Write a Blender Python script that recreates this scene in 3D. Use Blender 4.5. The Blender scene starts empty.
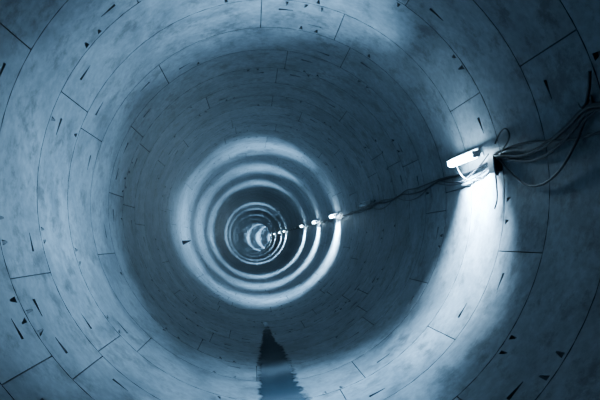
import bpy, bmesh, math, random
from mathutils import Vector, Matrix
random.seed(7)
R=2.5; W=0.85; X0=0.30; Z0=0.57
S0=80.0; RC=-110.0
J0=1250/235.0   # a ring joint
def frame(s):
    if s<S0: return Vector((X0,s,Z0)),Vector((1,0,0)),Vector((0,1,0))
    a=(s-S0)/RC
    c=Vector((X0-RC*(1-math.cos(a)),S0+RC*math.sin(a),Z0))
    return c,Vector((math.cos(a),math.sin(a),0)),Vector((-math.sin(a),math.cos(a),0))
def P(s,deg,r):
    c,rt,t=frame(s); a=math.radians(deg)
    return c+rt*(r*math.cos(a))+Vector((0,0,r*math.sin(a)))
# ---------- materials
def newmat(n):
    m=bpy.data.materials.new(n); m.use_nodes=True
    nt=m.node_tree; return m,nt,nt.nodes['Principled BSDF']
def plain(n,col,rough=.5,metal=0):
    m,nt,b=newmat(n); b.inputs['Base Color'].default_value=(*col,1)
    tc=nt.nodes.new('ShaderNodeTexCoord'); nz=nt.nodes.new('ShaderNodeTexNoise'); nz.inputs['Scale'].default_value=25
    mx=nt.nodes.new('ShaderNodeMixRGB'); mx.blend_type='MULTIPLY'; mx.inputs[0].default_value=.4
    mx.inputs[1].default_value=(*col,1)
    nt.links.new(tc.outputs['Object'],nz.inputs['Vector']); nt.links.new(nz.outputs['Fac'],mx.inputs[2]); nt.links.new(mx.outputs[0],b.inputs['Base Color'])
    b.inputs['Roughness'].default_value=rough; b.inputs['Metallic'].default_value=metal
    return m
def concrete(n,dark,lite,rough):
    m,nt,b=newmat(n); N=nt.nodes; L=nt.links
    tc=N.new('ShaderNodeTexCoord'); at=N.new('ShaderNodeAttribute'); at.attribute_name='segtone'
    n1=N.new('ShaderNodeTexNoise'); n1.inputs['Scale'].default_value=1.1; n1.inputs['Detail'].default_value=9; n1.inputs['Roughness'].default_value=.7; n1.inputs['Distortion'].default_value=.6
    n2=N.new('ShaderNodeTexNoise'); n2.inputs['Scale'].default_value=14; n2.inputs['Detail'].default_value=6
    n3=N.new('ShaderNodeTexNoise'); n3.inputs['Scale'].default_value=3.2; n3.inputs['Detail'].default_value=10; n3.inputs['Roughness'].default_value=.75
    for q in (n1,n2,n3): L.new(tc.outputs['Object'],q.inputs['Vector'])
    r=N.new('ShaderNodeValToRGB'); r.color_ramp.elements[0].position=.34; r.color_ramp.elements[1].position=.62
    r.color_ramp.elements[0].color=(*dark,1); r.color_ramp.elements[1].color=(*lite,1)
    L.new(n1.outputs['Fac'],r.inputs['Fac'])
    mr=N.new('ShaderNodeMapRange'); mr.inputs[1].default_value=.3; mr.inputs[2].default_value=.7; mr.inputs[3].default_value=.76; mr.inputs[4].default_value=1.1
    L.new(n2.outputs['Fac'],mr.inputs[0])
    st=N.new('ShaderNodeMapRange'); st.inputs[1].default_value=.38; st.inputs[2].default_value=.49; st.inputs[3].default_value=.48; st.inputs[4].default_value=1.0
    L.new(n3.outputs['Fac'],st.inputs[0])
    mu=N.new('ShaderNodeMath'); mu.operation='MULTIPLY'; L.new(mr.outputs[0],mu.inputs[0]); L.new(at.outputs['Fac'],mu.inputs[1])
    m2=N.new('ShaderNodeMath'); m2.operation='MULTIPLY'; L.new(mu.outputs[0],m2.inputs[0]); L.new(st.outputs[0],m2.inputs[1])
    vm=N.new('ShaderNodeVectorMath'); vm.operation='SCALE'; L.new(r.outputs[0],vm.inputs[0]); L.new(m2.outputs[0],vm.inputs['Scale'])
    L.new(vm.outputs[0],b.inputs['Base Color'])
    rr=N.new('ShaderNodeMapRange'); rr.inputs[3].default_value=rough-.12; rr.inputs[4].default_value=rough+.15; L.new(n3.outputs['Fac'],rr.inputs[0]); L.new(rr.outputs[0],b.inputs['Roughness'])
    bp=N.new('ShaderNodeBump'); bp.inputs['Strength'].default_value=.3; bp.inputs['Distance'].default_value=.01
    L.new(n2.outputs['Fac'],bp.inputs['Height']); L.new(bp.outputs[0],b.inputs['Normal'])
    return m
M_con=concrete('concrete_segment',(.080,.103,.122),(.175,.210,.235),.48)
M_poc=plain('pocket_concrete_shaded',(.08,.095,.11),.8)  # darker concrete for bolt pockets, recess shade put into the colour
M_gap=plain('joint_gasket',(.03,.04,.05),.8)
M_cable=plain('cable_rubber',(.010,.013,.018),.5)
M_metal=plain('galvanised_steel',(.25,.28,.3),.4,.8)
M_dark=plain('dark_plastic',(.03,.035,.045),.5)
M_white=plain('white_housing',(.7,.75,.8),.4)
m,nt,b=newmat('tube_glow'); b.inputs['Base Color'].default_value=(.8,.9,1,1)
b.inputs['Emission Color'].default_value=(.50,.78,1,1); b.inputs['Emission Strength'].default_value=130
M_glow=m
M_off=plain('tube_glass_unlit',(.35,.42,.48),.2)
m,nt,b=newmat('wet_film'); b.inputs['Base Color'].default_value=(.012,.02,.028,1); b.inputs['Roughness'].default_value=.05; b.inputs['IOR'].default_value=1.55
nz=nt.nodes.new('ShaderNodeTexNoise'); nz.inputs['Scale'].default_value=2.5; bp=nt.nodes.new('ShaderNodeBump'); bp.inputs['Strength'].default_value=.12; bp.inputs['Distance'].default_value=.02
nt.links.new(nz.outputs['Fac'],bp.inputs['Height']); nt.links.new(bp.outputs[0],b.inputs['Normal'])
tcw=nt.nodes.new('ShaderNodeTexCoord'); nw=nt.nodes.new('ShaderNodeTexNoise'); nw.inputs['Scale'].default_value=9; nw.inputs['Detail'].default_value=6
aw=nt.nodes.new('ShaderNodeAttribute'); aw.attribute_name='wetness'
mw=nt.nodes.new('ShaderNodeMath'); mw.operation='ADD'; mr=nt.nodes.new('ShaderNodeMapRange'); mr.inputs[1].default_value=.62; mr.inputs[2].default_value=.85
nt.links.new(tcw.outputs['Object'],nw.inputs['Vector']); nt.links.new(nw.outputs['Fac'],mw.inputs[0]); nt.links.new(aw.outputs['Fac'],mw.inputs[1]); nt.links.new(mw.outputs[0],mr.inputs[0]); nt.links.new(mr.outputs[0],b.inputs['Alpha'])
M_wet=m
def obj(name,me,mats,parent=None):
    o=bpy.data.objects.new(name,me); bpy.context.collection.objects.link(o)
    for k in mats: me.materials.append(k)
    if parent: o.parent=parent
    return o
# ---------- lining
V=[];F=[];MI=[];T=[]
def addv(s,a,r): V.append(P(s,a,r)); return len(V)-1
def quad(ids,mi,t): F.append(ids); MI.append(mi); T.append(t)
G=.0055; RB=R+.04
def segment(sa,sb,a0,a1,tone,detail):
    ga=math.degrees(G/R)
    sa+=G; sb-=G; a0+=ga; a1-=ga
    n=max(3,round((a1-a0)/5)); rows=[0,.2,.42,.62,.8,1] if detail else [0,1]
    ss=[sa+(sb-sa)*k for k in rows]; aa=[a0+(a1-a0)*i/n for i in range(n+1)]
    g=[[addv(s,a,R) for a in aa] for s in ss]
    holes={}
    if detail and n>4:
        last=len(ss)-2
        for fr in (.14,.5,.82):
            i=min(n-2,max(1,int(fr*n)))
            for row in (0,last):
                if random.random()<.26:
                    holes[(row,i)]='tri'
                    if random.random()<.65: holes[(row,i+1)]='tri'
        for i in (1,n-2):
            if random.random()<.75: holes[(random.choice((1,3)),i)]='slotA' if i==1 else 'slotB'
    for j in range(len(ss)-1):
        for i in range(n):
            q=[g[j][i],g[j][i+1],g[j+1][i+1],g[j+1][i]]
            h=holes.get((j,i))
            if not h: quad(q,0,tone); continue
            da=aa[i+1]-aa[i]; ds=ss[j+1]-ss[j]; b0=aa[i]; c0=ss[j]
            if h=='tri':
                ju=random.uniform(-.2,.2); z=random.uniform(.6,1.05); t=random.uniform(.09,.15); sk=random.uniform(-.12,.12)
                if j==0: pts=[(.2,.47-t+ju),(.2,.47+t+ju),(.2+.68*z,.5+ju+sk),(.2+.68*z,.43+ju+sk)]; dp=[.045,.045,.002,.002]
                else: pts=[(.8-.68*z,.43+ju+sk),(.8-.68*z,.5+ju+sk),(.8,.47+t+ju),(.8,.47-t+ju)]; dp=[.002,.002,.045,.045]
            elif h=='slotA': pts=[(.36,.06),(.47,.94),(.53,.94),(.64,.06)]; dp=[.05,.01,.01,.05]
            else: pts=[(.47,.06),(.36,.94),(.64,.94),(.53,.06)]; dp=[.01,.05,.05,.01]
            rim=[addv(c0+ds*p[0],b0+da*p[1],R) for p in pts]
            bot=[addv(c0+ds*p[0],b0+da*p[1],R+d) for p,d in zip(pts,dp)]
            for k in range(4):
                k2=(k+1)%4
                quad([q[k],q[k2],rim[k2],rim[k]],0,tone)
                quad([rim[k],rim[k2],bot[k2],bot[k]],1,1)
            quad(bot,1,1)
    for row,s in ((0,sa),(-1,sb)):
        o=[addv(s,a,RB) for a in aa]
        for i in range(n): quad([g[row][i],g[row][i+1],o[i+1],o[i]],2,1)
    for col,a in ((0,a0),(-1,a1)):
        o=[addv(s,a,RB) for s in ss]
        for j in range(len(ss)-1): quad([g[j][col],g[j+1][col],o[j+1],o[j]],2,1)
SB=-8; 
k0=math.floor((SB-J0)/W); k1=math.ceil((165-J0)/W)
for k in range(k0,k1):
    sa=J0+k*W; sb=sa+W
    if k==-1: js=[201,224,284,344,416,488]
    elif k==0: js=[26,91.5,157,222.5,288,319]
    elif k==-2: js=[26,90,154,218,282,308]
    else:
        o=random.uniform(0,360); js=[o+67*i for i in range(6)]
    js=js+[js[0]+360]
    rt=random.uniform(.92,1.07)
    for a,b_ in zip(js[:-1],js[1:]):
        segment(sa,sb,a,b_,rt*random.uniform(.90,1.10),0<sa<34)
    aa=[i*5 for i in range(72)]
    A=[addv(sa,a,RB) for a in aa];B=[addv(sb,a,RB) for a in aa]
    for i in range(72): quad([A[i],A[(i+1)%72],B[(i+1)%72],B[i]],2,1)
me=bpy.data.meshes.new('tunnel_lining'); me.from_pydata(V,[],F)
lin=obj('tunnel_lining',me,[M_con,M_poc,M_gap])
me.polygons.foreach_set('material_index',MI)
at=me.attributes.new('segtone','FLOAT','FACE'); at.data.foreach_set('value',T)
me.update()
bm=bmesh.new(); bm.from_mesh(me); bmesh.ops.recalc_face_normals(bm,faces=bm.faces); 
bm.to_mesh(me); bm.free()
me.polygons.foreach_set('use_smooth',[True]*len(me.polygons))
me.set_sharp_from_angle(angle=math.radians(25))
# ---------- helpers
def tube(name,pts,r,mat,parent=None,res=6):
    cu=bpy.data.curves.new(name,'CURVE'); cu.dimensions='3D'; cu.bevel_depth=r; cu.bevel_resolution=3; cu.resolution_u=res; cu.use_fill_caps=True
    sp=cu.splines.new('NURBS' if len(pts)>3 else 'POLY'); sp.points.add(len(pts)-1)
    for p,q in zip(sp.points,pts): p.co=(*q,1)
    if len(pts)>3: sp.use_endpoint_u=True; sp.order_u=3
    o=bpy.data.objects.new(name,cu); bpy.context.collection.objects.link(o); cu.materials.append(mat)
    if parent: o.parent=parent
    return o
def box(name,mtx,dx,dy,dz,mat,parent=None,bev=.006):
    bm=bmesh.new(); bmesh.ops.create_cube(bm,size=1,matrix=Matrix.Diagonal((dx,dy,dz,1)))
    bmesh.ops.bevel(bm,geom=bm.edges[:],offset=bev,segments=2,affect='EDGES')
    me=bpy.data.meshes.new(name); bm.to_mesh(me); bm.free()
    o=obj(name,me,[mat],parent); o.matrix_world=mtx; return o
def wallM(s,deg,r):  # local x=inward(to axis), y=back along tunnel, z=up-ish
    c,rt,t=frame(s); a=math.radians(deg); t=-t
    inn=-(rt*math.cos(a)+Vector((0,0,math.sin(a)))); z=inn.cross(t)
    p=P(s,deg,r); m=Matrix((inn,t,z)).transposed().to_4x4(); m.translation=p; return m
# ---------- lamps
def lamp(s,on=True,power=75,ang=6,spread=62):
    e=bpy.data.objects.new('tube_lamp',None); bpy.context.collection.objects.link(e)
    rl=R-.17
    L=.70
    M=wallM(s,ang,rl)
    def at(dx,dy,dz): return M@Matrix.Translation((dx,dy,dz))
    box('housing',at(-.055,0,.03),.03,L+.08,.07,M_white,e)
    for sg in (-1,1):
        box('end_cap',at(-.01,sg*(L/2+.02),0),.09,.04,.08,M_white,e)
        box('bracket_arm',at(-.105,sg*.22,.03),.11,.03,.02,M_metal,e,.003)
        box('wall_plate',at(-.162,sg*.22,.03),.012,.06,.12,M_metal,e,.003)
    tube('glass_tube',[at(0,-L/2,-.005).translation,at(0,L/2,-.005).translation],.048,M_glow if on else M_off,e)
    if on:
        for tilt,pf in ((48,.26),(0,.34),(-48,.42),(-97,1.5)):
            ld=bpy.data.lights.new('tube_light','AREA'); ld.shape='RECTANGLE'; ld.size=.05; ld.size_y=L; ld.energy=power*pf
            ld.color=(.38,.69,1) if tilt>-90 else (.48,.75,1); ld.spread=math.radians(spread if tilt>-90 else 78)
            lo=bpy.data.objects.new('tube_light',ld); bpy.context.collection.objects.link(lo); lo.parent=e
            ta=math.radians(tilt); d=Vector((math.cos(ta),0,math.sin(ta)))
            inn=(M.to_3x3()@d).normalized(); t=(M.to_3x3()@Vector((0,1,0)))
            z=-inn; y=t; x=y.cross(z)
            mm=Matrix((x,y,z)).transposed().to_4x4(); mm.translation=M@(d*.053+Vector((0,0,-.005))); lo.matrix_world=mm
    return e
for s,on,pw,an in ((-3.6,False,0,11),(0.9,False,0,11),(5.95,True,320,10.8),(11.6,False,0,7),(16.3,True,410,5.5),(21.2,True,380,5),(26.8,True,320,4.5),(31.5,False,0,4.5),(36,False,0,4.5),(42,True,340,4.5),(49,True,220,4.5),(54,False,0,4.5),(61,True,160,4.5),(74,True,120,4.5),(97,True,900,4.5),(107,True,1500,4.5),(117,True,1500,4.5)):
    lamp(s,on,pw,an)
# ---------- cables
def base(s): return 8.0-3.8*min(1,max(0,(s-6)/10))
def run(name,a0,s0,s1,r,off,sag,step=1.7,seed=0):
    rnd=random.Random(seed); pts=[]; s=s0
    while s<s1:
        dr=rnd.uniform(.5,1.4)*sag; h=rnd.uniform(-.6,.6)
        for f,k in ((0,0),(.25,.75),(.5,1),(.75,.75)):
            pts.append(P(s+step*f,base(s+step*f)+a0+h*(1-k)-k*dr,R-off))
        s+=step
    tube(name,pts,r,M_cable,None,4)
run('power_cable',0,5.3,90,.014,.025,1.6,seed=1,step=1.9)
run('power_cable',.6,5.3,90,.010,.04,1.2,seed=2)
run('power_cable',-.6,5.3,30,.007,.03,3.0,seed=5,step=2.1)
def c(name,l,r): tube(name,[P(s,a,R-o) for s,a,o in l],r,M_cable,None,10)
c('supply_cable',[(1.5,15,.04),(2.9,11.5,.04),(3.5,11,.05),(3.75,12.3,.06),(4.0,10,.05),(4.4,7.5,.04),(4.8,6.5,.04),(5.2,8.5,.05),(5.35,9,.05)],.022)
c('supply_cable',[(1.5,14,.04),(2.9,10.5,.04),(3.5,10,.05),(3.75,11.5,.06),(4.0,8,.05),(4.5,4.6,.04),(4.9,5.6,.04),(5.3,8.5,.05)],.016)
c('supply_cable',[(1.5,13,.04),(3.1,10.5,.04),(3.75,11.2,.06),(3.95,6,.05),(4.3,.0,.04),(4.7,-1.5,.04),(5.05,2.5,.04),(5.3,8,.05)],.012)
c('supply_cable',[(1.5,11,.04),(2.9,7.5,.05),(3.4,7,.04),(3.9,6.5,.04),(4.3,8,.05),(4.7,9.6,.05),(5.1,9.8,.05),(5.35,9.6,.05)],.012)
c('supply_cable',[(3.75,12,.06),(3.72,14,.04),(3.66,16,.04),(3.62,18,.04)],.014)
c('lamp_flex',[(5.3,8.5,.05),(5.45,4,.1),(5.7,3,.16),(6.0,5,.2),(6.1,10,.2)],.008)
c('lamp_flex',[(5.4,8,.05),(5.42,2,.04),(5.4,-3,.04),(5.45,-5,.05)],.010)
c('lamp_flex',[(5.5,10,.05),(5.9,6,.06),(6.5,4,.05),(7.2,7.5,.03)],.009)
c('lamp_flex',[(5.3,12,.05),(5.2,14,.04),(5.0,15,.05),(4.9,12,.08),(5.15,9.5,.07),(5.3,8,.05)],.009)
jb=bpy.data.objects.new('junction_box',None); bpy.context.collection.objects.link(jb)
M=wallM(5.38,6.6,R-.05)
box('box_body',M,.09,.13,.17,M_dark,jb,.01)
box('box_lid',M@Matrix.Translation((.05,0,0)),.015,.14,.18,M_metal,jb,.005)
box('cable_gland',M@Matrix.Translation((0,0,.10)),.04,.04,.05,M_dark,jb,.008)
box('cable_gland',M@Matrix.Translation((0,0,-.10)),.04,.04,.05,M_dark,jb,.008)
for s,a in ((3.75,12.6),):
    h=bpy.data.objects.new('cable_hook',None); bpy.context.collection.objects.link(h)
    M=wallM(s,a,R-.01); box('hook_plate',M,.015,.05,.12,M_metal,h,.003)
    tube('hook_bar',[M@Vector(v) for v in((0,0,.03),(.07,0,-.01),(.1,0,-.04),(.11,0,.02))],.008,M_metal,h)
# ---------- puddle
prof=[(5.0,-.30,.48),(5.8,-.27,.46),(6.4,-.26,.42),(7.0,-.24,.36),(7.6,-.25,.36),(8.1,-.24,.36),(8.6,-.21,.31),(9.2,-.20,.30),(9.6,-.13,.20),(10.2,-.12,.15),(11,-.08,.11),(12.2,-.05,.07)]
V=[];F=[];WT=[];K=16;n=0;Q=6
for i in range(len(prof)-1):
    for q in range(Q):
        f=q/Q; s=prof[i][0]*(1-f)+prof[i+1][0]*f
        l=prof[i][1]*(1-f)+prof[i+1][1]*f; r=prof[i][2]*(1-f)+prof[i+1][2]*f
        for k in range(K+1):
            u=k/K; x=l+(r-l)*u
            V.append((X0+x,s,Z0-math.sqrt((R-.006)**2-x*x)))
            fade=max(0,min(1,(11.6-s)/2.4))
            WT.append(min(.62,1.25*(1-abs(2*u-1)))*(.45+.55*fade))
        n+=1
for i in range(n-1):
    for k in range(K): a=i*(K+1)+k; F.append((a,a+1,a+K+2,a+K+1))
me=bpy.data.meshes.new('water_puddle'); me.from_pydata(V,[],F); o=obj('water_puddle',me,[M_wet]); me.polygons.foreach_set('use_smooth',[True]*len(F))
a_=me.attributes.new('wetness','FLOAT','POINT'); a_.data.foreach_set('value',WT)
# small dark spike projecting from left wall
M=wallM(15.5,195,R-.1)
bm=bmesh.new(); bmesh.ops.create_cone(bm,cap_ends=True,segments=10,radius1=.09,radius2=.01,depth=.32,matrix=Matrix.Rotation(math.pi/2,4,'Y'))
me=bpy.data.meshes.new('wall_spike'); bm.to_mesh(me); bm.free(); o=obj('wall_spike',me,[M_dark]); o.matrix_world=M
# ---------- world, camera
w=bpy.data.worlds.new('w'); bpy.context.scene.world=w; w.use_nodes=True
w.node_tree.nodes['Background'].inputs[0].default_value=(.05,.12,.2,1); w.node_tree.nodes['Background'].inputs[1].default_value=.05
cd=bpy.data.cameras.new('camera'); cd.sensor_width=36; cd.lens=30; cam=bpy.data.objects.new('camera',cd); bpy.context.collection.objects.link(cam)
cam.rotation_euler=(math.radians(90+4.6),0,-math.radians(5.4)); bpy.context.scene.camera=cam
cd.clip_end=300
